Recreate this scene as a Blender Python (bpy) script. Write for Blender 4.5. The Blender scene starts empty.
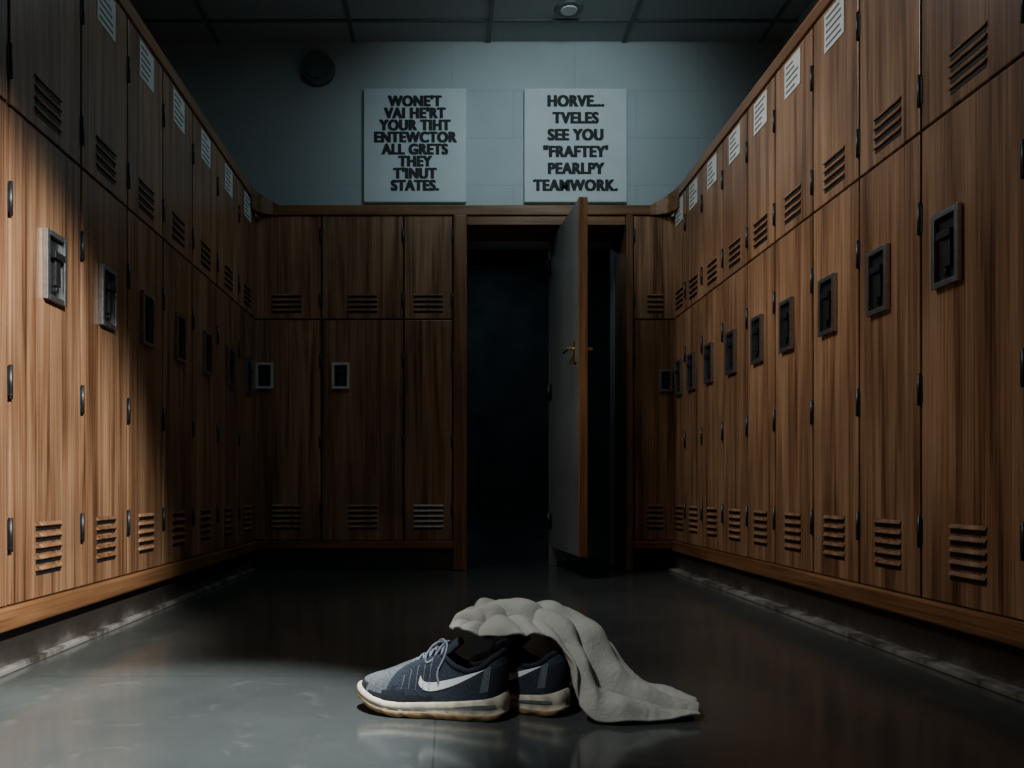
import bpy, bmesh, math, random, time
from mathutils import Vector, Matrix, noise
from mathutils.bvhtree import BVHTree
random.seed(4)
scene = bpy.context.scene
COL = scene.collection

# ------------------------------------------------------------ materials
def new_mat(name):
    m = bpy.data.materials.new(name); m.use_nodes = True
    nt = m.node_tree; b = nt.nodes['Principled BSDF']
    return m, nt, b
def N(nt, t, **kw):
    n = nt.nodes.new(t)
    for k, v in kw.items():
        setattr(n, k, v)
    return n
def ramp(nt, stops):
    r = nt.nodes.new('ShaderNodeValToRGB')
    e = r.color_ramp.elements
    while len(e) < len(stops): e.new(0.5)
    for i, (p, c) in enumerate(stops):
        e[i].position = p; e[i].color = (*c, 1)
    return r
def simple(name, col, rough=0.5, metal=0.0, nscale=40, namp=0.15, bump=0.1, bdist=0.001):
    m, nt, b = new_mat(name)
    tc = N(nt, 'ShaderNodeTexCoord'); no = N(nt, 'ShaderNodeTexNoise')
    no.inputs['Scale'].default_value = nscale; no.inputs['Detail'].default_value = 6
    nt.links.new(tc.outputs['Object'], no.inputs['Vector'])
    lo = tuple(c*(1-namp) for c in col); hi = tuple(min(1, c*(1+namp)) for c in col)
    r = ramp(nt, [(0.3, lo), (0.7, hi)])
    nt.links.new(no.outputs['Fac'], r.inputs['Fac']); nt.links.new(r.outputs['Color'], b.inputs['Base Color'])
    b.inputs['Roughness'].default_value = rough; b.inputs['Metallic'].default_value = metal
    if bump:
        bp = N(nt, 'ShaderNodeBump'); bp.inputs['Strength'].default_value = bump; bp.inputs['Distance'].default_value = bdist
        nt.links.new(no.outputs['Fac'], bp.inputs['Height']); nt.links.new(bp.outputs['Normal'], b.inputs['Normal'])
    return m

def wood(name, dark, mid, light, axis='Z', rough=0.34):
    m, nt, b = new_mat(name)
    tc = N(nt, 'ShaderNodeTexCoord'); oi = N(nt, 'ShaderNodeObjectInfo')
    mul = N(nt, 'ShaderNodeMath', operation='MULTIPLY'); mul.inputs[1].default_value = 37.0
    nt.links.new(oi.outputs['Random'], mul.inputs[0])
    add = N(nt, 'ShaderNodeVectorMath', operation='ADD')
    nt.links.new(tc.outputs['Object'], add.inputs[0]); nt.links.new(mul.outputs[0], add.inputs[1])
    def noi(sc, det, dist=0.0, s=(1, 1, 1)):
        mp = N(nt, 'ShaderNodeMapping'); mp.inputs['Scale'].default_value = s
        nt.links.new(add.outputs[0], mp.inputs['Vector'])
        n = N(nt, 'ShaderNodeTexNoise'); n.inputs['Scale'].default_value = sc
        n.inputs['Detail'].default_value = det; n.inputs['Distortion'].default_value = dist
        nt.links.new(mp.outputs[0], n.inputs['Vector']); return n
    def st(a, c):
        return (a, a, c) if axis == 'Z' else ((c, a, a) if axis == 'X' else (a, c, a))
    big = noi(1.0, 5, 0.9, st(15, 0.7))
    fine = noi(1.0, 8, 0.1, st(130, 2.2))
    stain = noi(1.6, 4, 0, (1, 1, 1))
    mx = N(nt, 'ShaderNodeMath', operation='MULTIPLY_ADD'); mx.inputs[1].default_value = 0.44
    nt.links.new(fine.outputs['Fac'], mx.inputs[0])
    m2 = N(nt, 'ShaderNodeMath', operation='MULTIPLY'); m2.inputs[1].default_value = 0.60
    nt.links.new(big.outputs['Fac'], m2.inputs[0]); nt.links.new(m2.outputs[0], mx.inputs[2])
    r = ramp(nt, [(0.38, dark), (0.50, mid), (0.65, light)])
    nt.links.new(mx.outputs[0], r.inputs['Fac'])
    hsv = N(nt, 'ShaderNodeHueSaturation')
    mr = N(nt, 'ShaderNodeMapRange'); mr.inputs[1].default_value = 0.25; mr.inputs[2].default_value = 0.75
    mr.inputs[3].default_value = 0.60; mr.inputs[4].default_value = 1.22
    nt.links.new(stain.outputs['Fac'], mr.inputs[0]); nt.links.new(mr.outputs[0], hsv.inputs['Value'])
    nt.links.new(r.outputs['Color'], hsv.inputs['Color']); nt.links.new(hsv.outputs['Color'], b.inputs['Base Color'])
    b.inputs['Roughness'].default_value = rough
    bp = N(nt, 'ShaderNodeBump'); bp.inputs['Strength'].default_value = 0.25; bp.inputs['Distance'].default_value = 0.001
    nt.links.new(fine.outputs['Fac'], bp.inputs['Height']); nt.links.new(bp.outputs['Normal'], b.inputs['Normal'])
    return m

M_wood = wood('locker_wood', (0.080, 0.037, 0.018), (0.242, 0.125, 0.065), (0.40, 0.24, 0.14))
RC = ((0.10, 0.043, 0.017), (0.21, 0.098, 0.042), (0.31, 0.160, 0.076))
M_rail = wood('rail_wood', *RC, axis='Y')
M_railx = wood('rail_wood_x', *RC, axis='X')
M_post = wood('post_wood', *RC)
M_dark = simple('carcass_dark', (0.012, 0.010, 0.009), 0.8)
M_metal = simple('brushed_metal', (0.42, 0.45, 0.48), 0.33, 0.95, 60, 0.15)
M_metal2 = simple('bright_metal', (0.66, 0.70, 0.72), 0.5, 0.6, 60, 0.12)
M_hinge = simple('hinge_metal', (0.07, 0.075, 0.08), 0.45, 0.9)
M_black = simple('recess_shade', (0.012, 0.013, 0.015), 0.45)  # near-black colour for the shade inside louver slots and handle cups
M_card = simple('label_card', (0.62, 0.66, 0.66), 0.7, 0, 12, 0.1)
M_ink = simple('ink', (0.012, 0.012, 0.014), 0.7)
M_inkg = simple('label_ink', (0.10, 0.11, 0.12), 0.7)
M_poster = simple('poster_paper', (0.55, 0.61, 0.62), 0.6, 0, 8, 0.05)
M_doorgrey = simple('door_paint', (0.16, 0.18, 0.18), 0.42, 0, 3, 0.2)
M_brass = simple('brass', (0.62, 0.44, 0.22), 0.35, 0.9)
M_ceil = simple('ceiling_tile_mat', (0.30, 0.35, 0.36), 0.9, 0, 90, 0.12, 0.4, 0.003)
M_grid = simple('ceiling_grid_mat', (0.10, 0.12, 0.13), 0.5)
M_speaker = simple('speaker_plastic', (0.10, 0.12, 0.12), 0.6)
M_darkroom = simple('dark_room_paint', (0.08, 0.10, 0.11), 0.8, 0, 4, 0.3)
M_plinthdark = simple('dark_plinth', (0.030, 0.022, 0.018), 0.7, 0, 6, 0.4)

def blockwall():
    m, nt, b = new_mat('painted_block_wall')
    tc = N(nt, 'ShaderNodeTexCoord')
    sp = N(nt, 'ShaderNodeSeparateXYZ'); cb = N(nt, 'ShaderNodeCombineXYZ')
    nt.links.new(tc.outputs['Object'], sp.inputs[0])
    a = N(nt, 'ShaderNodeMath', operation='ADD')
    nt.links.new(sp.outputs[0], a.inputs[0]); nt.links.new(sp.outputs[1], a.inputs[1])
    nt.links.new(a.outputs[0], cb.inputs[0]); nt.links.new(sp.outputs[2], cb.inputs[1])
    br = N(nt, 'ShaderNodeTexBrick')
    br.inputs['Scale'].default_value = 1.0
    br.inputs['Brick Width'].default_value = 0.78; br.inputs['Row Height'].default_value = 0.30
    br.inputs['Mortar Size'].default_value = 0.005; br.inputs['Mortar Smooth'].default_value = 0.8
    br.inputs['Color1'].default_value = (0.375, 0.44, 0.445, 1); br.inputs['Color2'].default_value = (0.395, 0.46, 0.465, 1)
    br.inputs['Mortar'].default_value = (0.33, 0.39, 0.395, 1)
    nt.links.new(cb.outputs[0], br.inputs['Vector'])
    no = N(nt, 'ShaderNodeTexNoise'); no.inputs['Scale'].default_value = 3; no.inputs['Detail'].default_value = 8
    nt.links.new(tc.outputs['Object'], no.inputs['Vector'])
    mr = N(nt, 'ShaderNodeMapRange'); mr.inputs[3].default_value = 0.85; mr.inputs[4].default_value = 1.12
    nt.links.new(no.outputs['Fac'], mr.inputs[0])
    h = N(nt, 'ShaderNodeHueSaturation'); nt.links.new(mr.outputs[0], h.inputs['Value'])
    nt.links.new(br.outputs['Color'], h.inputs['Color']); nt.links.new(h.outputs['Color'], b.inputs['Base Color'])
    n2 = N(nt, 'ShaderNodeTexNoise'); n2.inputs['Scale'].default_value = 120
    nt.links.new(tc.outputs['Object'], n2.inputs['Vector'])
    s = N(nt, 'ShaderNodeMath', operation='MULTIPLY_ADD'); s.inputs[1].default_value = -0.8
    nt.links.new(br.outputs['Fac'], s.inputs[0]); nt.links.new(n2.outputs['Fac'], s.inputs[2])
    bp = N(nt, 'ShaderNodeBump'); bp.inputs['Strength'].default_value = 0.3; bp.inputs['Distance'].default_value = 0.002
    nt.links.new(s.outputs[0], bp.inputs['Height']); nt.links.new(bp.outputs['Normal'], b.inputs['Normal'])
    b.inputs['Roughness'].default_value = 0.6
    return m
M_wall = blockwall()

def floormat():
    m, nt, b = new_mat('polished_concrete')
    tc = N(nt, 'ShaderNodeTexCoord')
    no = N(nt, 'ShaderNodeTexNoise'); no.inputs['Scale'].default_value = 1.7; no.inputs['Detail'].default_value = 10; no.inputs['Roughness'].default_value = 0.65
    nt.links.new(tc.outputs['Object'], no.inputs['Vector'])
    r = ramp(nt, [(0.3, (0.048, 0.055, 0.056)), (0.7, (0.084, 0.094, 0.092))])
    nt.links.new(no.outputs['Fac'], r.inputs['Fac'])
    br = N(nt, 'ShaderNodeTexBrick'); br.offset = 0.0
    br.inputs['Scale'].default_value = 1; br.inputs['Brick Width'].default_value = 1.2; br.inputs['Row Height'].default_value = 1.2
    br.inputs['Mortar Size'].default_value = 0.002; br.inputs['Mortar Smooth'].default_value = 0.2
    mp = N(nt, 'ShaderNodeMapping'); mp.inputs['Location'].default_value = (0.03, 0.35, 0)
    nt.links.new(tc.outputs['Object'], mp.inputs['Vector']); nt.links.new(mp.outputs[0], br.inputs['Vector'])
    mx = N(nt, 'ShaderNodeMix', data_type='RGBA')
    nt.links.new(br.outputs['Fac'], mx.inputs['Factor']); nt.links.new(r.outputs['Color'], mx.inputs[6]); mx.inputs[7].default_value = (0.035, 0.037, 0.037, 1)
    sc = N(nt, 'ShaderNodeTexNoise'); sc.inputs['Scale'].default_value = 9; sc.inputs['Detail'].default_value = 12; sc.inputs['Distortion'].default_value = 1.5
    nt.links.new(tc.outputs['Object'], sc.inputs['Vector'])
    r2 = ramp(nt, [(0.60, (0, 0, 0)), (0.78, (0.3, 0.3, 0.3))])
    nt.links.new(sc.outputs['Fac'], r2.inputs['Fac'])
    mx2 = N(nt, 'ShaderNodeMix', data_type='RGBA')
    nt.links.new(r2.outputs['Color'], mx2.inputs['Factor']); nt.links.new(mx.outputs[2], mx2.inputs[6]); mx2.inputs[7].default_value = (0.2, 0.2, 0.19, 1)
    nt.links.new(mx2.outputs[2], b.inputs['Base Color'])
    rr = N(nt, 'ShaderNodeMapRange'); rr.inputs[3].default_value = 0.07; rr.inputs[4].default_value = 0.22
    nt.links.new(sc.outputs['Fac'], rr.inputs[0]); nt.links.new(rr.outputs[0], b.inputs['Roughness'])
    bp = N(nt, 'ShaderNodeBump'); bp.inputs['Strength'].default_value = 0.06; bp.inputs['Distance'].default_value = 0.002
    nt.links.new(sc.outputs['Fac'], bp.inputs['Height']); nt.links.new(bp.outputs['Normal'], b.inputs['Normal'])
    b.inputs['Specular IOR Level'].default_value = 0.75
    return m
M_floor = floormat()

def plinthmat(name, hi):
    m, nt, b = new_mat(name)
    tc = N(nt, 'ShaderNodeTexCoord')
    no = N(nt, 'ShaderNodeTexNoise'); no.inputs['Scale'].default_value = 6; no.inputs['Detail'].default_value = 12; no.inputs['Roughness'].default_value = 0.7
    nt.links.new(tc.outputs['Object'], no.inputs['Vector'])
    sp = N(nt, 'ShaderNodeSeparateXYZ'); nt.links.new(tc.outputs['Object'], sp.inputs[0])
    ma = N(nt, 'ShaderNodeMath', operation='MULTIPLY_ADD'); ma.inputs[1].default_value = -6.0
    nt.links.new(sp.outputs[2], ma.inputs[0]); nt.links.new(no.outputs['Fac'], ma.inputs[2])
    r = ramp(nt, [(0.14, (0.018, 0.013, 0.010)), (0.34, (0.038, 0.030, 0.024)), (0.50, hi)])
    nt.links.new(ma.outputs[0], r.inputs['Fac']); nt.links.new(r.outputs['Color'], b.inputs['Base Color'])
    b.inputs['Roughness'].default_value = 0.85
    bp = N(nt, 'ShaderNodeBump'); bp.inputs['Strength'].default_value = 0.6; bp.inputs['Distance'].default_value = 0.01
    nt.links.new(no.outputs['Fac'], bp.inputs['Height']); nt.links.new(bp.outputs['Normal'], b.inputs['Normal'])
    return m
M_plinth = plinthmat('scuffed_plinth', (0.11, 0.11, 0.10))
M_skirt = plinthmat('floor_skirting', (0.24, 0.24, 0.22))

# ------------------------------------------------------------ helpers
def box(bm, x0, x1, y0, y1, z0, z1, mi=0, taper=None):
    vs = [bm.verts.new(p) for p in [(x0,y0,z0),(x1,y0,z0),(x1,y1,z0),(x0,y1,z0),(x0,y0,z1),(x1,y0,z1),(x1,y1,z1),(x0,y1,z1)]]
    for f in [(0,3,2,1),(4,5,6,7),(0,1,5,4),(1,2,6,5),(2,3,7,6),(3,0,4,7)]:
        fc = bm.faces.new([vs[i] for i in f]); fc.material_index = mi
    return vs
def mk(name, bm, mats, parent=None, bevel=0, smooth=False):
    me = bpy.data.meshes.new(name); bm.normal_update(); bm.to_mesh(me); bm.free()
    for m in mats: me.materials.append(m)
    if smooth:
        for p in me.polygons: p.use_smooth = True
    o = bpy.data.objects.new(name, me); COL.objects.link(o)
    if parent: o.parent = parent
    if bevel:
        md = o.modifiers.new('bevel', 'BEVEL'); md.width = bevel; md.segments = 2; md.limit_method = 'ANGLE'
    return o
def boxobj(name, x0, x1, y0, y1, z0, z1, mat, bevel=0, parent=None):
    bm = bmesh.new(); box(bm, x0, x1, y0, y1, z0, z1)
    return mk(name, bm, [mat], parent, bevel)
def empty(name, loc=(0,0,0), rz=0):
    e = bpy.data.objects.new(name, None); e.location = loc; e.rotation_euler = (0, 0, rz)
    e.empty_display_size = 0.1; COL.objects.link(e); return e
def cyl(bm, p0, p1, r, seg=14, mi=0, r2=None):
    p0 = Vector(p0); p1 = Vector(p1); d = (p1-p0).normalized()
    a = d.orthogonal().normalized(); b = d.cross(a); r2 = r if r2 is None else r2
    A = [bm.verts.new(p0 + (a*math.cos(t)+b*math.sin(t))*r) for t in [2*math.pi*i/seg for i in range(seg)]]
    B = [bm.verts.new(p1 + (a*math.cos(t)+b*math.sin(t))*r2) for t in [2*math.pi*i/seg for i in range(seg)]]
    for i in range(seg):
        f = bm.faces.new([A[i], A[(i+1)%seg], B[(i+1)%seg], B[i]]); f.material_index = mi; f.smooth = True
    f = bm.faces.new(A[::-1]); f.material_index = mi
    f = bm.faces.new(B); f.material_index = mi
def textobj(name, body, loc, rot, size, mat, parent=None, offset=0.0, sx=1.0, line=1.0):
    cu = bpy.data.curves.new(name, 'FONT'); cu.body = body; cu.size = size; cu.align_x = 'CENTER'; cu.align_y = 'CENTER'
    cu.offset = offset; cu.extrude = 0.0008; cu.space_line = line; cu.space_character = 1.10
    cu.materials.append(mat)
    o = bpy.data.objects.new(name, cu); COL.objects.link(o)
    o.location = loc; o.rotation_euler = rot; o.scale = (sx, 1, 1)
    if parent: o.parent = parent
    return o

# ------------------------------------------------------------ layout constants
XL, XR, D = -1.173, 1.345, 4.76
CAMZ = 0.48
ZB, ZD, ZT, ZTOP = 0.176, 1.485, 2.10, 2.16
ZTS, ZTOPS = 2.17, 2.225     # side banks are a little taller
WY = 5.06           # rear wall face
CEIL = 3.31
WXL, WXR = -1.95, 2.10
OX0, OX1 = 0.10, 1.04

# ------------------------------------------------------------ room shell
boxobj('floor', WXL-0.1, WXR+0.1, -1.7, 7.6, -0.1, 0, M_floor)
boxobj('ceiling', WXL-0.1, WXR+0.1, -1.7, 7.6, CEIL, CEIL+0.1, M_ceil)
boxobj('wall_left', WXL-0.1, WXL, -1.6, 7.5, 0, CEIL, M_wall)
boxobj('wall_right', WXR, WXR+0.1, -1.6, 7.5, 0, CEIL, M_wall)
boxobj('wall_front', WXL, WXR, -1.7, -1.6, 0, CEIL, M_wall)
bm = bmesh.new()
box(bm, WXL, OX0, WY, WY+0.14, 0, CEIL)
box(bm, OX1, WXR, WY, WY+0.14, 0, CEIL)
box(bm, OX0, OX1, WY, WY+0.14, 2.04, CEIL)
mk('wall_back', bm, [M_wall])
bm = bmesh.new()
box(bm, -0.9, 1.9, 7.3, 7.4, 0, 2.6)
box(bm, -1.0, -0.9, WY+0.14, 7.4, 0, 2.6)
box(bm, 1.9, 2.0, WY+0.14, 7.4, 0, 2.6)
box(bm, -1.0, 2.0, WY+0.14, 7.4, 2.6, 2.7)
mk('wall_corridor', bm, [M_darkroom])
bm = bmesh.new()
for y in [4.83-0.6*i for i in range(0, 10)]:
    box(bm, WXL, WXR, y-0.012, y+0.012, CEIL-0.008, CEIL)
for x in [-1.47, -0.61, 0.245, 1.10, 1.96]:
    box(bm, x-0.012, x+0.012, -1.6, WY, CEIL-0.0085, CEIL)
mk('trim_1', bm, [M_grid])

# ------------------------------------------------------------ lockers
def make_handle(par, cx, cz, w, h, mat=None):
    bm = bmesh.new()
    t = 0.015; y0 = -0.036; y1 = -0.0215
    box(bm, cx-w/2, cx-w/2+t, y0, y1, cz-h/2, cz+h/2, 0)
    box(bm, cx+w/2-t, cx+w/2, y0, y1, cz-h/2, cz+h/2, 0)
    box(bm, cx-w/2+t, cx+w/2-t, y0, y1, cz+h/2-t, cz+h/2, 0)
    box(bm, cx-w/2+t, cx+w/2-t, y0, y1, cz-h/2, cz-h/2+t, 0)
    box(bm, cx-w/2+t, cx+w/2-t, -0.0235, -0.0215, cz-h/2+t, cz+h/2-t, 1)  # black plate: shade inside the recessed cup, put in as colour
    box(bm, cx-w*0.06, cx+w*0.20, -0.034, -0.024, cz-h*0.26, cz+h*0.16, 2)
    box(bm, cx-w*0.22, cx+w*0.28, -0.042, -0.028, cz+h*0.12, cz+h*0.22, 2)
    cyl(bm, (cx, -0.0225, cz-h*0.32), (cx, -0.036, cz-h*0.32), 0.009, 12, 2)
    mk('handle', bm, [mat or M_metal, M_black, M_hinge], par, bevel=0.0025)

def locker(ox, oy, rz, w, handle=None, hinge='R', depth=0.45, hw=0.115, hh=0.2, hz=1.12, label=True, lw=0.14, zt=ZT, hm=None):
    e = empty('locker', (ox, oy, 0), rz)
    bm = bmesh.new(); box(bm, 0.001, w-0.001, 0, depth, ZB-0.03, zt-0.001); mk('carcass', bm, [M_dark], e)
    g = 0.005
    for nm, z0, z1 in (('lower_door', ZB, ZD-0.004), ('upper_door', ZD+0.004, zt-0.004)):
        bm = bmesh.new(); box(bm, g, w-g, -0.021, -0.001, z0, z1); mk(nm, bm, [M_wood], e, bevel=0.003)
    for nm, z0, n, sp in (('lower_louvers', 0.240, 5, 0.031), ('upper_louvers', 1.522, 4, 0.030)):
        bm = bmesh.new(); c = w*0.5; a = lw/2
        for i in range(n):
            z = z0 + i*sp
            box(bm, c-a, c+a, -0.0225, -0.0205, z, z+0.015, 1)  # uncut slot: black box stands in for the shade in the opening
            P = [(c-a-0.004, -0.021, z+0.024), (c+a+0.004, -0.021, z+0.024), (c+a+0.002, -0.028, z+0.0145), (c-a-0.002, -0.028, z+0.0145),
                 (c-a-0.004, -0.021, z+0.014), (c+a+0.004, -0.021, z+0.014), (c+a+0.002, -0.027, z+0.012), (c-a-0.002, -0.027, z+0.012)]
            v = [bm.verts.new(p) for p in P]
            for f in [(0,3,2,1),(4,5,6,7),(3,7,6,2),(0,4,7,3),(1,2,6,5)]:
                bm.faces.new([v[k] for k in f]).material_index = 0
        mk(nm, bm, [M_wood, M_black], e)
    if handle is not None:
        make_handle(e, handle, hz, hw, hh, hm)
    hx = w-g*0.5 if hinge == 'R' else g*0.5
    bm = bmesh.new()
    for z in (0.36, 0.76, 1.24, 1.60, 1.98):
        cyl(bm, (hx, -0.024, z-0.045), (hx, -0.024, z+0.045), 0.0055, 10)
        box(bm, hx-0.012, hx+0.012, -0.0235, -0.0205, z-0.038, z+0.038)
    mk('hinges', bm, [M_hinge], e)
    if label:
        bm = bmesh.new(); c = w*0.5
        box(bm, c-0.07, c+0.07, -0.0235, -0.021, 2.015, 2.150, 0)
        for k in range(5):
            ww = random.uniform(0.03, 0.056)
            zz = 2.135-k*0.024
            box(bm, c-0.056, c-0.056+ww*2, -0.0242, -0.0236, zz-0.009, zz-0.001, 1)
        mk('name_label', bm, [M_card, M_inkg], e)
    return e

Lb = [0.93, 1.31, 1.70, 2.09, 2.50, 2.86, 3.21, 3.58, 3.96, 4.36, 4.735]
for a, b_ in zip(Lb[:-1], Lb[1:]):
    locker(XL, a, math.radians(90), b_-a, handle=(b_-a)-0.18, hinge='L', zt=ZTS)
Rb = [0.72, 1.09, 1.46, 1.84, 2.25, 2.59, 2.92, 3.26, 3.56, 3.88, 4.20, 4.50, 4.735]
for a, b_ in zip(Rb[:-1], Rb[1:]):
    locker(XR, b_, math.radians(-90), b_-a, handle=0.128, hinge='R', zt=ZTS)
for a, b_, h in ((XL, -0.762, 0.075), (-0.762, -0.274, 0.115), (-0.274, 0.018, None)):
    locker(a, D, 0, b_-a, handle=h, hinge='R', depth=0.28, hw=0.105, hh=0.155, hz=1.15, label=False, lw=0.17, hm=M_metal2)
locker(1.085, D, 0, XR-1.085, handle=0.19, hinge='L', depth=0.28, hw=0.08, hh=0.13, hz=1.12, label=False, lw=0.09)

# ------------------------------------------------------------ wood trim
Y0 = 0.72
boxobj('trim_2', XL-0.45, XL+0.03, Y0, D-0.02, ZTS, ZTOPS, M_rail, 0.006)
boxobj('trim_3', XR-0.03, XR+0.45, Y0, D-0.02, ZTS, ZTOPS, M_rail, 0.006)
boxobj('trim_4', XL+0.03, XR-0.03, D-0.032, D+0.28, ZT, ZTOP, M_railx, 0.006)
boxobj('trim_5', XL, XL+0.034, Y0, D, 0.112, ZB-0.003, M_rail, 0.008)
boxobj('trim_6', XR-0.034, XR, Y0, D, 0.112, ZB-0.003, M_rail, 0.008)
boxobj('trim_7', XL+0.034, OX0-0.08, D-0.034, D, 0.125, ZB-0.003, M_railx, 0.006)
boxobj('trim_8', OX1+0.04, XR-0.034, D-0.034, D, 0.125, ZB-0.003, M_railx, 0.006)
for nm, cx, sgn in (('trim_9', XL+0.03, 1), ('trim_10', XR-0.03, -1)):
    bm = bmesh.new(); yy = D-0.032; r = 0.13; pts = [(cx, yy), (cx, yy-r)]
    for i in range(7):
        t = i/6*math.pi/2
        pts.append((cx+sgn*(r-r*math.cos(t)), yy-r+r*math.sin(t)))
    def zt_(x): return ZTOP-0.001 + (ZTOPS-ZTOP)*max(0, 1-abs(x-cx)/r)
    bot = [bm.verts.new((x, y, ZT+0.001)) for x, y in pts]; top = [bm.verts.new((x, y, zt_(x))) for x, y in pts]
    n = len(pts); bm.faces.new(bot); bm.faces.new(top[::-1])
    for i in range(n): bm.faces.new([bot[i], top[i], top[(i+1) % n], bot[(i+1) % n]])
    bmesh.ops.recalc_face_normals(bm, faces=bm.faces)
    mk(nm, bm, [M_railx])
bm = bmesh.new(); box(bm, OX0-0.08, OX0, D-0.045, WY, 0, ZT-0.001); mk('trim_11', bm, [M_post], bevel=0.006)
bm = bmesh.new(); box(bm, OX1, OX1+0.04, D-0.045, WY, 0, ZT-0.001); mk('trim_12', bm, [M_post], bevel=0.006)
bm = bmesh.new(); box(bm, OX0, OX1, D-0.02, WY, 2.045, ZT-0.001); mk('trim_13', bm, [M_railx], bevel=0.004)
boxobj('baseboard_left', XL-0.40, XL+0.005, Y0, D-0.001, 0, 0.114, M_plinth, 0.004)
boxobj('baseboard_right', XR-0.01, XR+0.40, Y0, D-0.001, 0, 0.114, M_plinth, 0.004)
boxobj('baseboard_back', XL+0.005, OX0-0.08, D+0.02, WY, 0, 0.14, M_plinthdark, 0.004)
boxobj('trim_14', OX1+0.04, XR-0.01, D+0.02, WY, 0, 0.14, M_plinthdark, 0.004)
boxobj('trim_15', XR-0.06, XR-0.01, Y0, D-0.05, 0, 0.016, M_skirt, 0.004)
boxobj('trim_16', XL+0.005, XL+0.03, Y0, D-0.05, 0, 0.016, M_skirt, 0.004)
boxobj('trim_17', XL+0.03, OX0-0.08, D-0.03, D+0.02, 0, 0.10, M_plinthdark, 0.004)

# ------------------------------------------------------------ open door
hp = Vector((0.645, 5.0)); fp = Vector((0.705, 4.24))
d2 = fp-hp; W = d2.length; ang = math.atan2(d2.y, d2.x)
door = empty('door_1', (hp.x, hp.y, 0), ang)
bm = bmesh.new(); box(bm, 0, W-0.006, -0.022, 0.022, 0.12, 2.025); mk('leaf', bm, [M_doorgrey], door, bevel=0.003)
bm = bmesh.new(); box(bm, W-0.006, W+0.006, -0.024, 0.024, 0.118, 2.027); mk('edge_strip', bm, [M_post], door, bevel=0.003)
bm = bmesh.new()
for s in (-1, 1):
    cyl(bm, (W-0.075, s*0.022, 1.235), (W-0.075, s*0.030, 1.235), 0.026, 20, 0)
    cyl(bm, (W-0.075, s*0.030, 1.235), (W-0.075, s*0.062, 1.235), 0.009, 12, 0)
    cyl(bm, (W-0.065, s*0.062, 1.235), (W-0.19, s*0.062, 1.235), 0.009, 12, 0)
    box(bm, W-0.10, W-0.05, s*0.026-0.005, s*0.026+0.005, 1.16, 1.28, 0)
mk('lever_handle', bm, [M_brass], door, bevel=0.002)
bm = bmesh.new()
for z in (0.28, 1.08, 1.86):
    cyl(bm, (0.0, -0.03, z-0.05), (0.0, -0.03, z+0.05), 0.010, 12)
    box(bm, 0.0, 0.07, -0.026, -0.021, z-0.045, z+0.045)
mk('hinges', bm, [M_hinge], door)
bm = bmesh.new(); box(bm, 0.625, 0.675, 5.03, 5.085, 0.0, 2.045); mk('trim_18', bm, [M_doorgrey], bevel=0.004)

# ------------------------------------------------------------ posters
def poster(cx, z0, z1, w, lines, size):
    e = empty('motivational_poster', (cx, WY, 0))
    bm = bmesh.new(); box(bm, -w/2, w/2, -0.03, -0.001, z0, z1); mk('board', bm, [M_poster], e, bevel=0.004)
    n = len(lines); top = z1-0.085; bot = z0+0.10
    for i, l in enumerate(lines):
        z = top + (bot-top)*i/(n-1)
        for q, (dx, dz) in enumerate(((-0.0058, 0.0015), (0.0, 0.0), (0.0058, 0.0015), (-0.0058, -0.0015), (0.0058, -0.0015), (0, 0.003))):
            textobj('text_line_%d' % (i+1), l, (dx, -0.0315-q*0.00012, z+dz), (math.radians(90), 0, 0), size, M_ink, e, offset=0.001, sx=0.86)
    return e
poster(-0.22, 2.285, 3.00, 0.645, ["WONE'T", "VAI HE'RT", "YOUR TIHT", "ENTEWCTOR", "ALL GRETS", "THEY", "T'INUT", "STATES."], 0.091)
poster(0.79, 2.285, 3.00, 0.645, ["HORVE...", "TVELES", "SEE YOU", "\"FRAFTEY'", "PEARLPY", "TEAMWORK."], 0.097)

bm = bmesh.new()
cyl(bm, (-0.835, WY-0.001, 3.13), (-0.835, WY-0.045, 3.13), 0.11, 36, 0, 0.10)
cyl(bm, (-0.835, WY-0.045, 3.13), (-0.835, WY-0.055, 3.13), 0.075, 30, 0)
mk('wall_speaker', bm, [M_speaker, M_black])
bm = bmesh.new()
cyl(bm, (0.70, 4.71, CEIL-0.001), (0.70, 4.71, CEIL-0.012), 0.085, 32, 0, 0.075)
cyl(bm, (0.70, 4.71, CEIL-0.012), (0.70, 4.71, CEIL-0.018), 0.05, 32, 1, 0.045)
mk('ceiling_downlight', bm, [M_grid, M_card])

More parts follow.
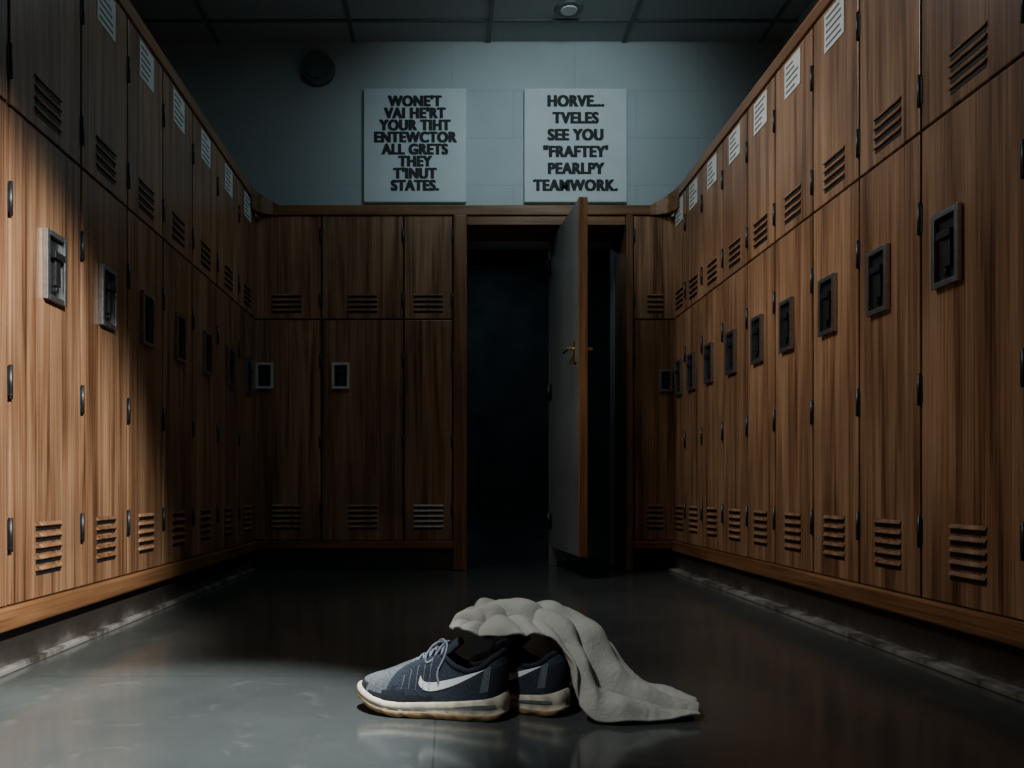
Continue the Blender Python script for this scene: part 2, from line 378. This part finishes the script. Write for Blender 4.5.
# ------------------------------------------------------------ shoes
def fabric(name, col, sc=900, rough=0.85, amp=0.35, mesh=True):
    m, nt, b = new_mat(name)
    tc = N(nt, 'ShaderNodeTexCoord')
    vo = N(nt, 'ShaderNodeTexVoronoi'); vo.inputs['Scale'].default_value = sc/4
    nt.links.new(tc.outputs['Object'], vo.inputs['Vector'])
    no = N(nt, 'ShaderNodeTexNoise'); no.inputs['Scale'].default_value = 30; no.inputs['Detail'].default_value = 8
    nt.links.new(tc.outputs['Object'], no.inputs['Vector'])
    a = N(nt, 'ShaderNodeMath', operation='MULTIPLY_ADD'); a.inputs[1].default_value = 0.6
    nt.links.new(vo.outputs['Distance'], a.inputs[0]); nt.links.new(no.outputs['Fac'], a.inputs[2])
    lo = tuple(c*(1-amp) for c in col); hi = tuple(min(1, c*(1+amp)) for c in col)
    r = ramp(nt, [(0.4, lo), (0.95, hi)]); nt.links.new(a.outputs[0], r.inputs['Fac'])
    nt.links.new(r.outputs['Color'], b.inputs['Base Color']); b.inputs['Roughness'].default_value = rough
    bp = N(nt, 'ShaderNodeBump'); bp.inputs['Strength'].default_value = 0.5; bp.inputs['Distance'].default_value = 0.0015
    nt.links.new(vo.outputs['Distance'], bp.inputs['Height']); nt.links.new(bp.outputs['Normal'], b.inputs['Normal'])
    return m
M_navy = fabric('navy_mesh', (0.019, 0.027, 0.043))
M_grey = fabric('grey_mesh', (0.10, 0.115, 0.13))
M_navy2 = fabric('dark_navy_overlay', (0.009, 0.012, 0.020), 300)
M_lace = fabric('lace_fabric', (0.18, 0.21, 0.26), 1500)
M_mid = simple('dirty_foam', (0.56, 0.50, 0.39), 0.6, 0, 45, 0.38, 0.2, 0.001)
M_gum = simple('gum_rubber', (0.36, 0.22, 0.10), 0.6, 0, 60, 0.4, 0.3, 0.001)
M_white = simple('white_overlay', (0.84, 0.86, 0.88), 0.4, 0, 40, 0.05)

def interp(tab, x):
    if x <= tab[0][0]: return tab[0][1]
    for (a, va), (b, vb) in zip(tab[:-1], tab[1:]):
        if x <= b:
            t = (x-a)/(b-a)
            return va+(vb-va)*t
    return tab[-1][1]
L = 0.325
HW = [(0, 0.0), (0.008, 0.014), (0.03, 0.026), (0.07, 0.034), (0.13, 0.0385), (0.25, 0.039), (0.4, 0.038), (0.55, 0.044), (0.68, 0.051), (0.78, 0.052), (0.87, 0.046), (0.93, 0.036), (0.97, 0.025), (0.992, 0.013), (1, 0.0)]
OZ = [(0.03, 0.126), (0.08, 0.118), (0.16, 0.098), (0.24, 0.090), (0.33, 0.098), (0.41, 0.117), (0.5, 0.108), (0.58, 0.094), (0.64, 0.080), (0.7, 0.074)]
OH = [(0.03, 0.0), (0.045, 0.014), (0.08, 0.024), (0.16, 0.031), (0.25, 0.031), (0.35, 0.027), (0.42, 0.022), (0.52, 0.018), (0.62, 0.014), (0.65, 0.008), (0.66, 0.0)]
MT = [(0, 0.046), (0.15, 0.040), (0.4, 0.032), (0.7, 0.028), (0.9, 0.028), (1, 0.032)]
NP = 84
def spring(f): return 0.024*max(0, (f-0.68)/0.32)**2 + 0.008*max(0, (0.12-f)/0.12)**2
def phi(i): return 2*math.pi*i/NP
def foot(i, s=1.0, grow=0.0):
    p = phi(i); f = (1-math.cos(p))/2; sg = 1 if math.sin(p) >= 0 else -1
    hw = interp(HW, f)
    yc = 0.006*math.sin(f*math.pi*1.3)
    x = f*L; y = yc + sg*hw
    cx = 0.45*L
    return Vector((cx+(x-cx)*s + (1 if x > cx else -1)*grow*abs((x-cx)/(0.55*L))**4, yc+(y-yc)*s + sg*grow*min(1, hw/0.03), 0)), f
def opening(i):
    p = phi(i); g = (1-math.cos(p))/2; sg = 1 if math.sin(p) >= 0 else -1
    f = 0.03 + (0.66-0.03)*g
    return Vector((f*L, 0.004*math.sin(f*4)+sg*interp(OH, f), interp(OZ, f))), f
def upper_pt(i, v):
    b, f = foot(i, 0.965); o, fo = opening(i)
    z0 = interp(MT, f)-0.004+spring(f)*0.8
    a = v*math.pi/2
    ky = 1-math.cos(a)**1.0; kz = math.sin(a)
    x = b.x+(o.x-b.x)*ky; y = b.y+(o.y-b.y)*ky
    z = z0+(o.z-z0)*(kz if f > 0.5 else kz*0.45+v*0.55)
    if f < 0.35:
        k = (0.35-f)/0.35
        x += k*(-0.010)*math.sin(v*math.pi)*0.6 - k*0.004*max(0, v-0.75)*4*0.8
    return Vector((x, y, z))

def make_shoe(loc, rz, mirror=False, sc=(1, 1, 1)):
    e = empty('running_shoe', loc, rz); e.scale = sc
    my = -1 if mirror else 1
    bm = bmesh.new(); rings = []
    spec = [(0.93, -0.001, 0.0, 'b', 1), (1.0, 0.0, 0.003, 'b', 1), (1.005, 0.001, 0.012, 'b', 1), (0.99, 0.0, 0.0135, 'b', 0), (1.0, 0.002, 0.3, 'm', 0), (1.0, 0.003, 0.6, 'm', 0), (0.995, 0.001, 0.85, 'm', 0), (0.975, 0, 1.0, 'm', 0)]
    for s, g, zz, typ, mi in spec:
        r = []
        for i in range(NP):
            p, f = foot(i, s, g)
            if typ == 'b': z = zz + spring(f)
            else:
                zt = interp(MT, f)+spring(f)*0.8; zb = 0.0135+spring(f); z = zb+(zt-zb)*zz
            if typ == 'b' and zz < 0.005 and int(f*26) % 4 == 0: z += 0.004
            r.append(bm.verts.new((p.x, p.y*my, z)))
        rings.append((r, mi))
    for (a, ma), (b, mb) in zip(rings[:-1], rings[1:]):
        for i in range(NP):
            j = (i+1) % NP
            f = bm.faces.new([a[i], a[j], b[j], b[i]]); f.material_index = 1 if (ma == 1 and mb == 1) else 0
    bm.faces.new(rings[0][0][::-1]).material_index = 1
    bm.faces.new(rings[-1][0])
    bmesh.ops.recalc_face_normals(bm, faces=bm.faces)
    so = mk('sole', bm, [M_mid, M_gum], e, smooth=True)
    bm = bmesh.new(); A = []; B = []
    for i in range(NP):
        p, f = foot(i, 1.0, 0.0045)
        zt = interp(MT, f)+spring(f)*0.8; zb = 0.0135+spring(f)
        w = 0.06+0.16*max(0, math.sin(f*9.0))
        A.append(bm.verts.new((p.x, p.y*my, zb+(zt-zb)*0.45))); B.append(bm.verts.new((p.x, p.y*my, zb+(zt-zb)*(0.45+w))))
    for i in range(NP):
        j = (i+1) % NP
        if 0.06 < foot(i)[1] < 0.55: bm.faces.new([A[i], A[j], B[j], B[i]])
    mk('sole_stripe', bm, [M_grey], e, smooth=True)
    bm = bmesh.new(); NV = 16; R = []
    for k in range(NV+1):
        R.append([bm.verts.new((lambda q: (q.x, q.y*my, q.z))(upper_pt(i, k/NV))) for i in range(NP)])
    for k in range(NV):
        for i in range(NP):
            j = (i+1) % NP
            f = bm.faces.new([R[k][i], R[k][j], R[k+1][j], R[k+1][i]])
            fx = foot(i)[1]; v = k/NV; mi = 0
            if fx > 0.78 and v < 0.85: mi = 1
            if fx > 0.93 and v < 0.25: mi = 2
            if v < 0.14+0.05*math.sin(fx*20) and 0.45 < fx <= 0.9: mi = 2
            if fx < 0.10 and v < 0.6: mi = 2
            if v > 0.82 and fx > 0.60: mi = 2
            if v > 0.86 and fx < 0.40: mi = 2
            if 0.10 < fx < 0.15 and 0.15 < v < 0.7: mi = 1
            f.material_index = mi
    bmesh.ops.recalc_face_normals(bm, faces=bm.faces)
    bvh = BVHTree.FromBMesh(bm)
    up = mk('upper', bm, [M_navy, M_grey, M_navy2], e, smooth=True)
    sd = up.modifiers.new('thick', 'SOLIDIFY'); sd.thickness = 0.005; sd.offset = -1
    bm = bmesh.new(); bm.faces.new([bm.verts.new((foot(i, 0.9)[0].x, foot(i, 0.9)[0].y*my, 0.036)) for i in range(NP)])
    mk('insole', bm, [M_navy2], e)
    cu = bpy.data.curves.new('collar', 'CURVE'); cu.dimensions = '3D'; cu.bevel_depth = 0.0055; cu.bevel_resolution = 3
    ids = [i for i in range(-32, 33)]
    ids = [i for i in ids if opening(i % NP)[1] < 0.42]
    sp = cu.splines.new('POLY'); sp.points.add(len(ids)-1)
    for q, i in enumerate(ids):
        o, f = opening(i % NP); sp.points[q].co = (o.x, o.y*my, o.z-0.002, 1)
    cu.materials.append(M_navy2); c = bpy.data.objects.new('collar', cu); COL.objects.link(c); c.parent = e
    bm = bmesh.new(); rows = []
    path = [(0.67, 0.070), (0.6, 0.088), (0.52, 0.104), (0.44, 0.120), (0.38, 0.134), (0.345, 0.144), (0.33, 0.148)]
    for q, (fx, z) in enumerate(path):
        w = 0.016+0.010*min(1, q/4); r = []
        for s in range(9):
            t = -1+s/4; r.append(bm.verts.new((fx*L+0.006*t*t*(-1), (0.003+t*w)*my, z-0.010*t*t-0.002)))
        rows.append(r)
    for a, b in zip(rows[:-1], rows[1:]):
        for s in range(8): bm.faces.new([a[s], a[s+1], b[s+1], b[s]])
    bmesh.ops.recalc_face_normals(bm, faces=bm.faces)
    t = mk('tongue', bm, [M_navy], e, smooth=True)
    sd = t.modifiers.new('thick', 'SOLIDIFY'); sd.thickness = 0.008
    cu = bpy.data.curves.new('laces', 'CURVE'); cu.dimensions = '3D'; cu.bevel_depth = 0.0022; cu.bevel_resolution = 2; cu.resolution_u = 8
    def spl(pts):
        s = cu.splines.new('NURBS'); s.points.add(len(pts)-1); s.order_u = 3; s.use_endpoint_u = True
        for q, p in enumerate(pts): s.points[q].co = (p[0], p[1]*my, p[2], 1)
    rowsx = [0.63, 0.585, 0.54, 0.495, 0.455, 0.415]
    for q, fx in enumerate(rowsx):
        h = interp(OH, fx)+0.007; z = interp(OZ, fx)
        fn = rowsx[min(q+1, 5)]; hn = interp(OH, fn)+0.007; zn = interp(OZ, fn)
        for sg in (-1, 1):
            spl([(fx*L, sg*h, z-0.003), (fx*L-0.001, sg*h*0.6, z+0.007), ((fx+fn)/2*L, 0, (z+zn)/2+0.013), (fn*L, -sg*hn*0.6, zn+0.007), (fn*L, -sg*hn, zn-0.003)])
    kx = 0.41*L; kz = 0.134
    for sg in (-1, 1):
        spl([(kx, 0, kz), (kx+0.012, sg*0.020, kz+0.006), (kx+0.030, sg*0.034, kz-0.014), (kx+0.034, sg*0.040, kz-0.034), (kx+0.020, sg*0.036, kz-0.030), (kx+0.006, sg*0.018, kz-0.006), (kx, 0, kz)])
        spl([(kx, 0, kz), (kx-0.010, sg*0.020, kz+0.002), (kx-0.006, sg*0.034, kz-0.024), (kx+0.010, sg*0.041, kz-0.050), (kx+0.004, sg*0.045, kz-0.064)])
    cu.materials.append(M_lace); c = bpy.data.objects.new('laces', cu); COL.objects.link(c); c.parent = e
    bm = bmesh.new(); bmesh.ops.create_icosphere(bm, subdivisions=2, radius=0.005, matrix=Matrix.Translation((kx, 0, kz)) @ Matrix.Diagonal((1, 1.3, .8, 1)))
    mk('lace_knot', bm, [M_lace], e, smooth=True)
    def project(x, z, side):
        hit = bvh.ray_cast(Vector((x*L, side*0.2, z)), Vector((0, -side, 0)))
        if hit[0] is None: return None
        return Vector((x*L, hit[0].y+side*0.0012, z))
    def strip(name, lo, up_, mat, n=40):
        bm = bmesh.new()
        def pl(pts, t):
            t *= len(pts)-1; i = min(int(t), len(pts)-2); u = t-i
            P = [pts[max(i-1, 0)], pts[i], pts[i+1], pts[min(i+2, len(pts)-1)]]
            return tuple(0.5*(2*P[1][k]+(P[2][k]-P[0][k])*u+(2*P[0][k]-5*P[1][k]+4*P[2][k]-P[3][k])*u*u+(3*P[1][k]-P[0][k]-3*P[2][k]+P[3][k])*u**3) for k in range(2))
        for side in (-1, 1):
            prev = None
            for s in range(n+1):
                a = pl(lo, s/n); b = pl(up_, s/n)
                row = []
                for q in range(4):
                    r_ = q/3; pp = project(a[0]+(b[0]-a[0])*r_, a[1]+(b[1]-a[1])*r_, side)
                    row.append(bm.verts.new(pp) if pp else None)
                if prev:
                    for q in range(3):
                        qs = [prev[q], row[q], row[q+1], prev[q+1]]
                        if all(qs): bm.faces.new(qs)
                prev = row
        if len(bm.faces):
            o = mk(name, bm, [mat], e, smooth=True)
        else: bm.free()
    strip('side_mark', [(0.535, 0.079), (0.545, 0.063), (0.50, 0.052), (0.42, 0.054), (0.30, 0.067), (0.13, 0.094)],
          [(0.535, 0.079), (0.52, 0.070), (0.485, 0.067), (0.42, 0.069), (0.30, 0.078), (0.13, 0.094)], M_white)
    for q, fx in enumerate(rowsx[:5]):
        z = interp(OZ, fx)
        strip('eyelet_band_%d' % q, [(fx+0.012, z-0.004), (fx+0.02, z-0.018), (fx+0.03, 0.052)], [(fx+0.005, z-0.004), (fx+0.013, z-0.018), (fx+0.025, 0.052)], M_grey, 12)
    return e

s1 = make_shoe((0.124, 1.672, 0.001), math.radians(180-14), sc=(1.03, 1.05, 1.14))
s2 = make_shoe((0.252, 1.690, 0.001), math.radians(180-33), sc=(1.03, 1.05, 1.14))

# ------------------------------------------------------------ towel (cloth settled on the shoes and floor)
def towelmat():
    m, nt, b = new_mat('towel_fabric')
    tc = N(nt, 'ShaderNodeTexCoord')
    no = N(nt, 'ShaderNodeTexNoise'); no.inputs['Scale'].default_value = 420; no.inputs['Detail'].default_value = 3
    n2 = N(nt, 'ShaderNodeTexNoise'); n2.inputs['Scale'].default_value = 9; n2.inputs['Detail'].default_value = 6
    nt.links.new(tc.outputs['Object'], no.inputs['Vector']); nt.links.new(tc.outputs['Object'], n2.inputs['Vector'])
    r = ramp(nt, [(0.3, (0.50, 0.495, 0.44)), (0.7, (0.66, 0.65, 0.59))]); nt.links.new(n2.outputs['Fac'], r.inputs['Fac'])
    nt.links.new(r.outputs['Color'], b.inputs['Base Color']); b.inputs['Roughness'].default_value = 0.95
    b.inputs['Sheen Weight'].default_value = 0.1
    bp = N(nt, 'ShaderNodeBump'); bp.inputs['Strength'].default_value = 0.8; bp.inputs['Distance'].default_value = 0.003
    nt.links.new(no.outputs['Fac'], bp.inputs['Height']); nt.links.new(bp.outputs['Normal'], b.inputs['Normal'])
    return m
M_towel = towelmat()
RD = [(0.000, 1.72, 0.182), (0.045, 1.74, 0.212), (0.095, 1.76, 0.230), (0.15, 1.77, 0.232), (0.215, 1.78, 0.220), (0.285, 1.78, 0.193), (0.333, 1.76, 0.142), (0.363, 1.74, 0.086), (0.43, 1.725, 0.050), (0.525, 1.71, 0.024)]
FR = [(0.004, 1.69, 0.186), (0.045, 1.68, 0.178), (0.095, 1.67, 0.172), (0.150, 1.665, 0.174), (0.205, 1.66, 0.172), (0.243, 1.650, 0.125), (0.266, 1.635, 0.062), (0.300, 1.620, 0.012), (0.400, 1.625, 0.008), (0.516, 1.655, 0.008)]
BK = [(0.01, 1.80, 0.165), (0.05, 1.90, 0.140), (0.11, 1.97, 0.100), (0.18, 2.00, 0.030), (0.26, 1.98, 0.012), (0.33, 1.96, 0.010), (0.38, 1.92, 0.010), (0.42, 1.87, 0.010), (0.48, 1.82, 0.010), (0.535, 1.765, 0.010)]
def cr(pts, t):
    t = max(0, min(1, t))*(len(pts)-1); i = min(int(t), len(pts)-2); u = t-i
    P = [Vector(pts[max(i-1, 0)]), Vector(pts[i]), Vector(pts[i+1]), Vector(pts[min(i+2, len(pts)-1)])]
    return 0.5*(2*P[1]+(P[2]-P[0])*u+(2*P[0]-5*P[1]+4*P[2]-P[3])*u*u+(3*P[1]-P[0]-3*P[2]+P[3])*u**3)
NU, NW = 120, 80
def tow(u, w):
    r = cr(RD, u); f = cr(FR, u); k = cr(BK, u)
    e = f if w < 0 else k; a = abs(w)
    h = a**1.15; vz = a**1.8
    return Vector((r.x+(e.x-r.x)*h, r.y+(e.y-r.y)*(a**0.85), r.z+(e.z-r.z)*vz))
def fold(t):
    return 1.8*abs(math.cos(t))**0.8-1.1
verts = []; pin = []
for a in range(NU+1):
    for b in range(NW+1):
        u = a/NU; w = -1+2*b/NW
        p = tow(u, w)
        pu = tow(min(u+0.01, 1), w)-tow(max(u-0.01, 0), w); pw = tow(u, min(w+0.01, 1))-tow(u, max(w-0.01, -1))
        n = pu.cross(pw); n = n.normalized() if n.length > 1e-9 else Vector((0, 0, 1))
        if n.z < -0.2: n = -n
        q = noise.noise(Vector((u*3.4, w*1.2, 3.1)))
        q2 = noise.noise(Vector((u*5.0, w*2.0, 7.7)))
        env = min(1, u/0.06)
        amp = 0.0090 + 0.0140*math.exp(-((u-0.70)/0.18)**2)
        d_ = env*amp*fold(w*5.6+u*5.0+q*3.6+0.5)
        d_ += env*0.010*noise.noise(Vector((p.x*17, p.y*17, p.z*17)))
        d_ += env*0.0075*fold(u*20+w*2.6+q2*4)*math.exp(-((u-0.27)/0.22)**2)
        p = p + n*d_
        p.z = max(p.z, 0.006)
        verts.append(p)
        pw_ = 0.45
        if u < 0.55:
            pw_ = max(pw_, 0.8*math.exp(-(w/0.3)**2)*(1 if u < 0.42 else max(0, (0.55-u)/0.13)))
        if w < 0: pw_ = max(pw_, (0.7 if u < 0.5 else 0.55)*max(0, (abs(w)-0.4)/0.6))
        if u < 0.04: pw_ = max(pw_, 0.7)
        if u > 0.97: pw_ = max(pw_, 0.7)
        pin.append(pw_)
faces = []
for a in range(NU):
    for b in range(NW):
        i = a*(NW+1)+b; faces.append((i, i+NW+1, i+NW+2, i+1))
me0 = bpy.data.meshes.new('towel_sim'); me0.from_pydata([tuple(v) for v in verts], [], faces); me0.update()
sim = bpy.data.objects.new('towel_sim', me0); COL.objects.link(sim)
vg = sim.vertex_groups.new(name='pin')
for i, p_ in enumerate(pin):
    if p_ > 0.005: vg.add([i], p_, 'REPLACE')
final = me0
t0 = time.time()
try:
    bm = bmesh.new(); box(bm, -1, 1, 0.8, 3, -0.1, 0.0)
    fl = mk('tmp_floor', bm, [M_floor])
    cols = [fl] + [o for o in bpy.data.objects if o.name.startswith(('upper.', 'sole.')) or o.name in ('upper', 'sole')]
    cols = [o for o in cols if o is fl or (o.parent and o.parent.name.startswith('running_shoe'))]
    for o in cols:
        cm = o.modifiers.new('col', 'COLLISION')
        o.collision.thickness_outer = 0.003; o.collision.cloth_friction = 30
    cl = sim.modifiers.new('cloth', 'CLOTH'); s = cl.settings
    s.quality = 6; s.mass = 0.3; s.tension_stiffness = 15; s.compression_stiffness = 15; s.shear_stiffness = 5; s.bending_stiffness = 0.5
    s.tension_damping = 10; s.compression_damping = 10; s.air_damping = 4
    s.vertex_group_mass = 'pin'; s.pin_stiffness = 2.0
    s.shrink_min = -0.03; s.shrink_max = -0.03
    cl.collision_settings.use_self_collision = False
    cl.collision_settings.distance_min = 0.004; cl.collision_settings.collision_quality = 2
    cl.point_cache.frame_start = 1; cl.point_cache.frame_end = 20
    for fr in range(1, 9):
        scene.frame_set(fr)
        dg = bpy.context.evaluated_depsgraph_get(); sim.evaluated_get(dg)
    dg = bpy.context.evaluated_depsgraph_get()
    final = bpy.data.meshes.new_from_object(sim.evaluated_get(dg))
    for o in cols:
        for md in list(o.modifiers):
            if md.type == 'COLLISION': o.modifiers.remove(md)
    bpy.data.objects.remove(fl)
except Exception as ex:
    print('cloth failed', ex)
print('SIM TIME', time.time()-t0)
scene.frame_set(1)
final.materials.clear(); final.materials.append(M_towel); final.name = 'towel'
for p in final.polygons: p.use_smooth = True
tw = bpy.data.objects.new('towel', final); COL.objects.link(tw)
bpy.data.objects.remove(sim)
for v in final.vertices: v.co.z = max(v.co.z, 0.004)
sd = tw.modifiers.new('thick', 'SOLIDIFY'); sd.thickness = 0.006; sd.offset = 0
ss = tw.modifiers.new('sub', 'SUBSURF'); ss.levels = 1; ss.render_levels = 1

# ------------------------------------------------------------ lights
def area(name, loc, target, sx, sy, e, col, spread=None):
    l = bpy.data.lights.new(name, 'AREA'); l.shape = 'RECTANGLE'; l.size = sx; l.size_y = sy; l.energy = e; l.color = col
    if spread: l.spread = math.radians(spread)
    o = bpy.data.objects.new(name, l); COL.objects.link(o); o.location = loc
    o.rotation_euler = (Vector(target)-Vector(loc)).to_track_quat('-Z', 'Y').to_euler(); return o
def spot(name, loc, target, ang, blend, e, col, r=0.05):
    l = bpy.data.lights.new(name, 'SPOT'); l.spot_size = math.radians(ang); l.spot_blend = blend; l.energy = e; l.color = col; l.shadow_soft_size = r
    o = bpy.data.objects.new(name, l); COL.objects.link(o); o.location = loc
    o.rotation_euler = (Vector(target)-Vector(loc)).to_track_quat('-Z', 'Y').to_euler(); return o
spot('spotlight_key', (0.9, 0.2, 2.5), (-1.17, 1.96, 0.68), 30, 0.7, 1150, (1.0, 0.96, 0.88), 0.05)
spot('spotlight_floor', (-0.1, 0.8, 2.8), (-0.58, 1.54, 0.0), 26, 0.6, 1050, (0.95, 1.0, 0.99), 0.06)
spot('shoe_fill', (-0.9, 0.3, 2.3), (0.22, 1.70, 0.08), 17, 0.9, 105, (0.95, 0.99, 1.0), 0.08)  # added fill with no fixture, lifts the second shoe under the towel
area('ceiling_lamp', (0.1, 3.6, CEIL-0.06), (0.1, 3.6, 0), 0.6, 1.0, 6.5, (0.60, 0.87, 1.0))
spot('spotlight_back', (0.75, 3.3, 3.2), (0.62, 5.06, 2.65), 82, 1.0, 54, (0.74, 0.93, 1.0), 0.15)
area('right_locker_fill', (-0.75, 3.0, 3.0), (1.345, 3.3, 1.05), 0.4, 0.8, 9.0, (1.0, 0.94, 0.86), 80)  # added light without a fixture, brightens the right lockers
area('corridor_fill', (0.3, 6.4, 2.55), (0.3, 6.4, 0), 0.4, 0.4, 1.2, (0.6, 0.85, 1.0))  # added dim blue fill for the doorway interior, no fixture there

w = bpy.data.worlds.new('world'); scene.world = w; w.use_nodes = True
w.node_tree.nodes['Background'].inputs[0].default_value = (0.25, 0.4, 0.5, 1)
w.node_tree.nodes['Background'].inputs[1].default_value = 0.02

# ------------------------------------------------------------ camera
cam = bpy.data.cameras.new('camera'); co = bpy.data.objects.new('camera', cam); COL.objects.link(co)
co.location = (0, 0, CAMZ); co.rotation_euler = (math.radians(90), 0, 0)
cam.sensor_width = 36; cam.lens = 36*800/1024
cam.shift_x = 62/1024; cam.shift_y = 105/1024; cam.clip_start = 0.05
scene.camera = co
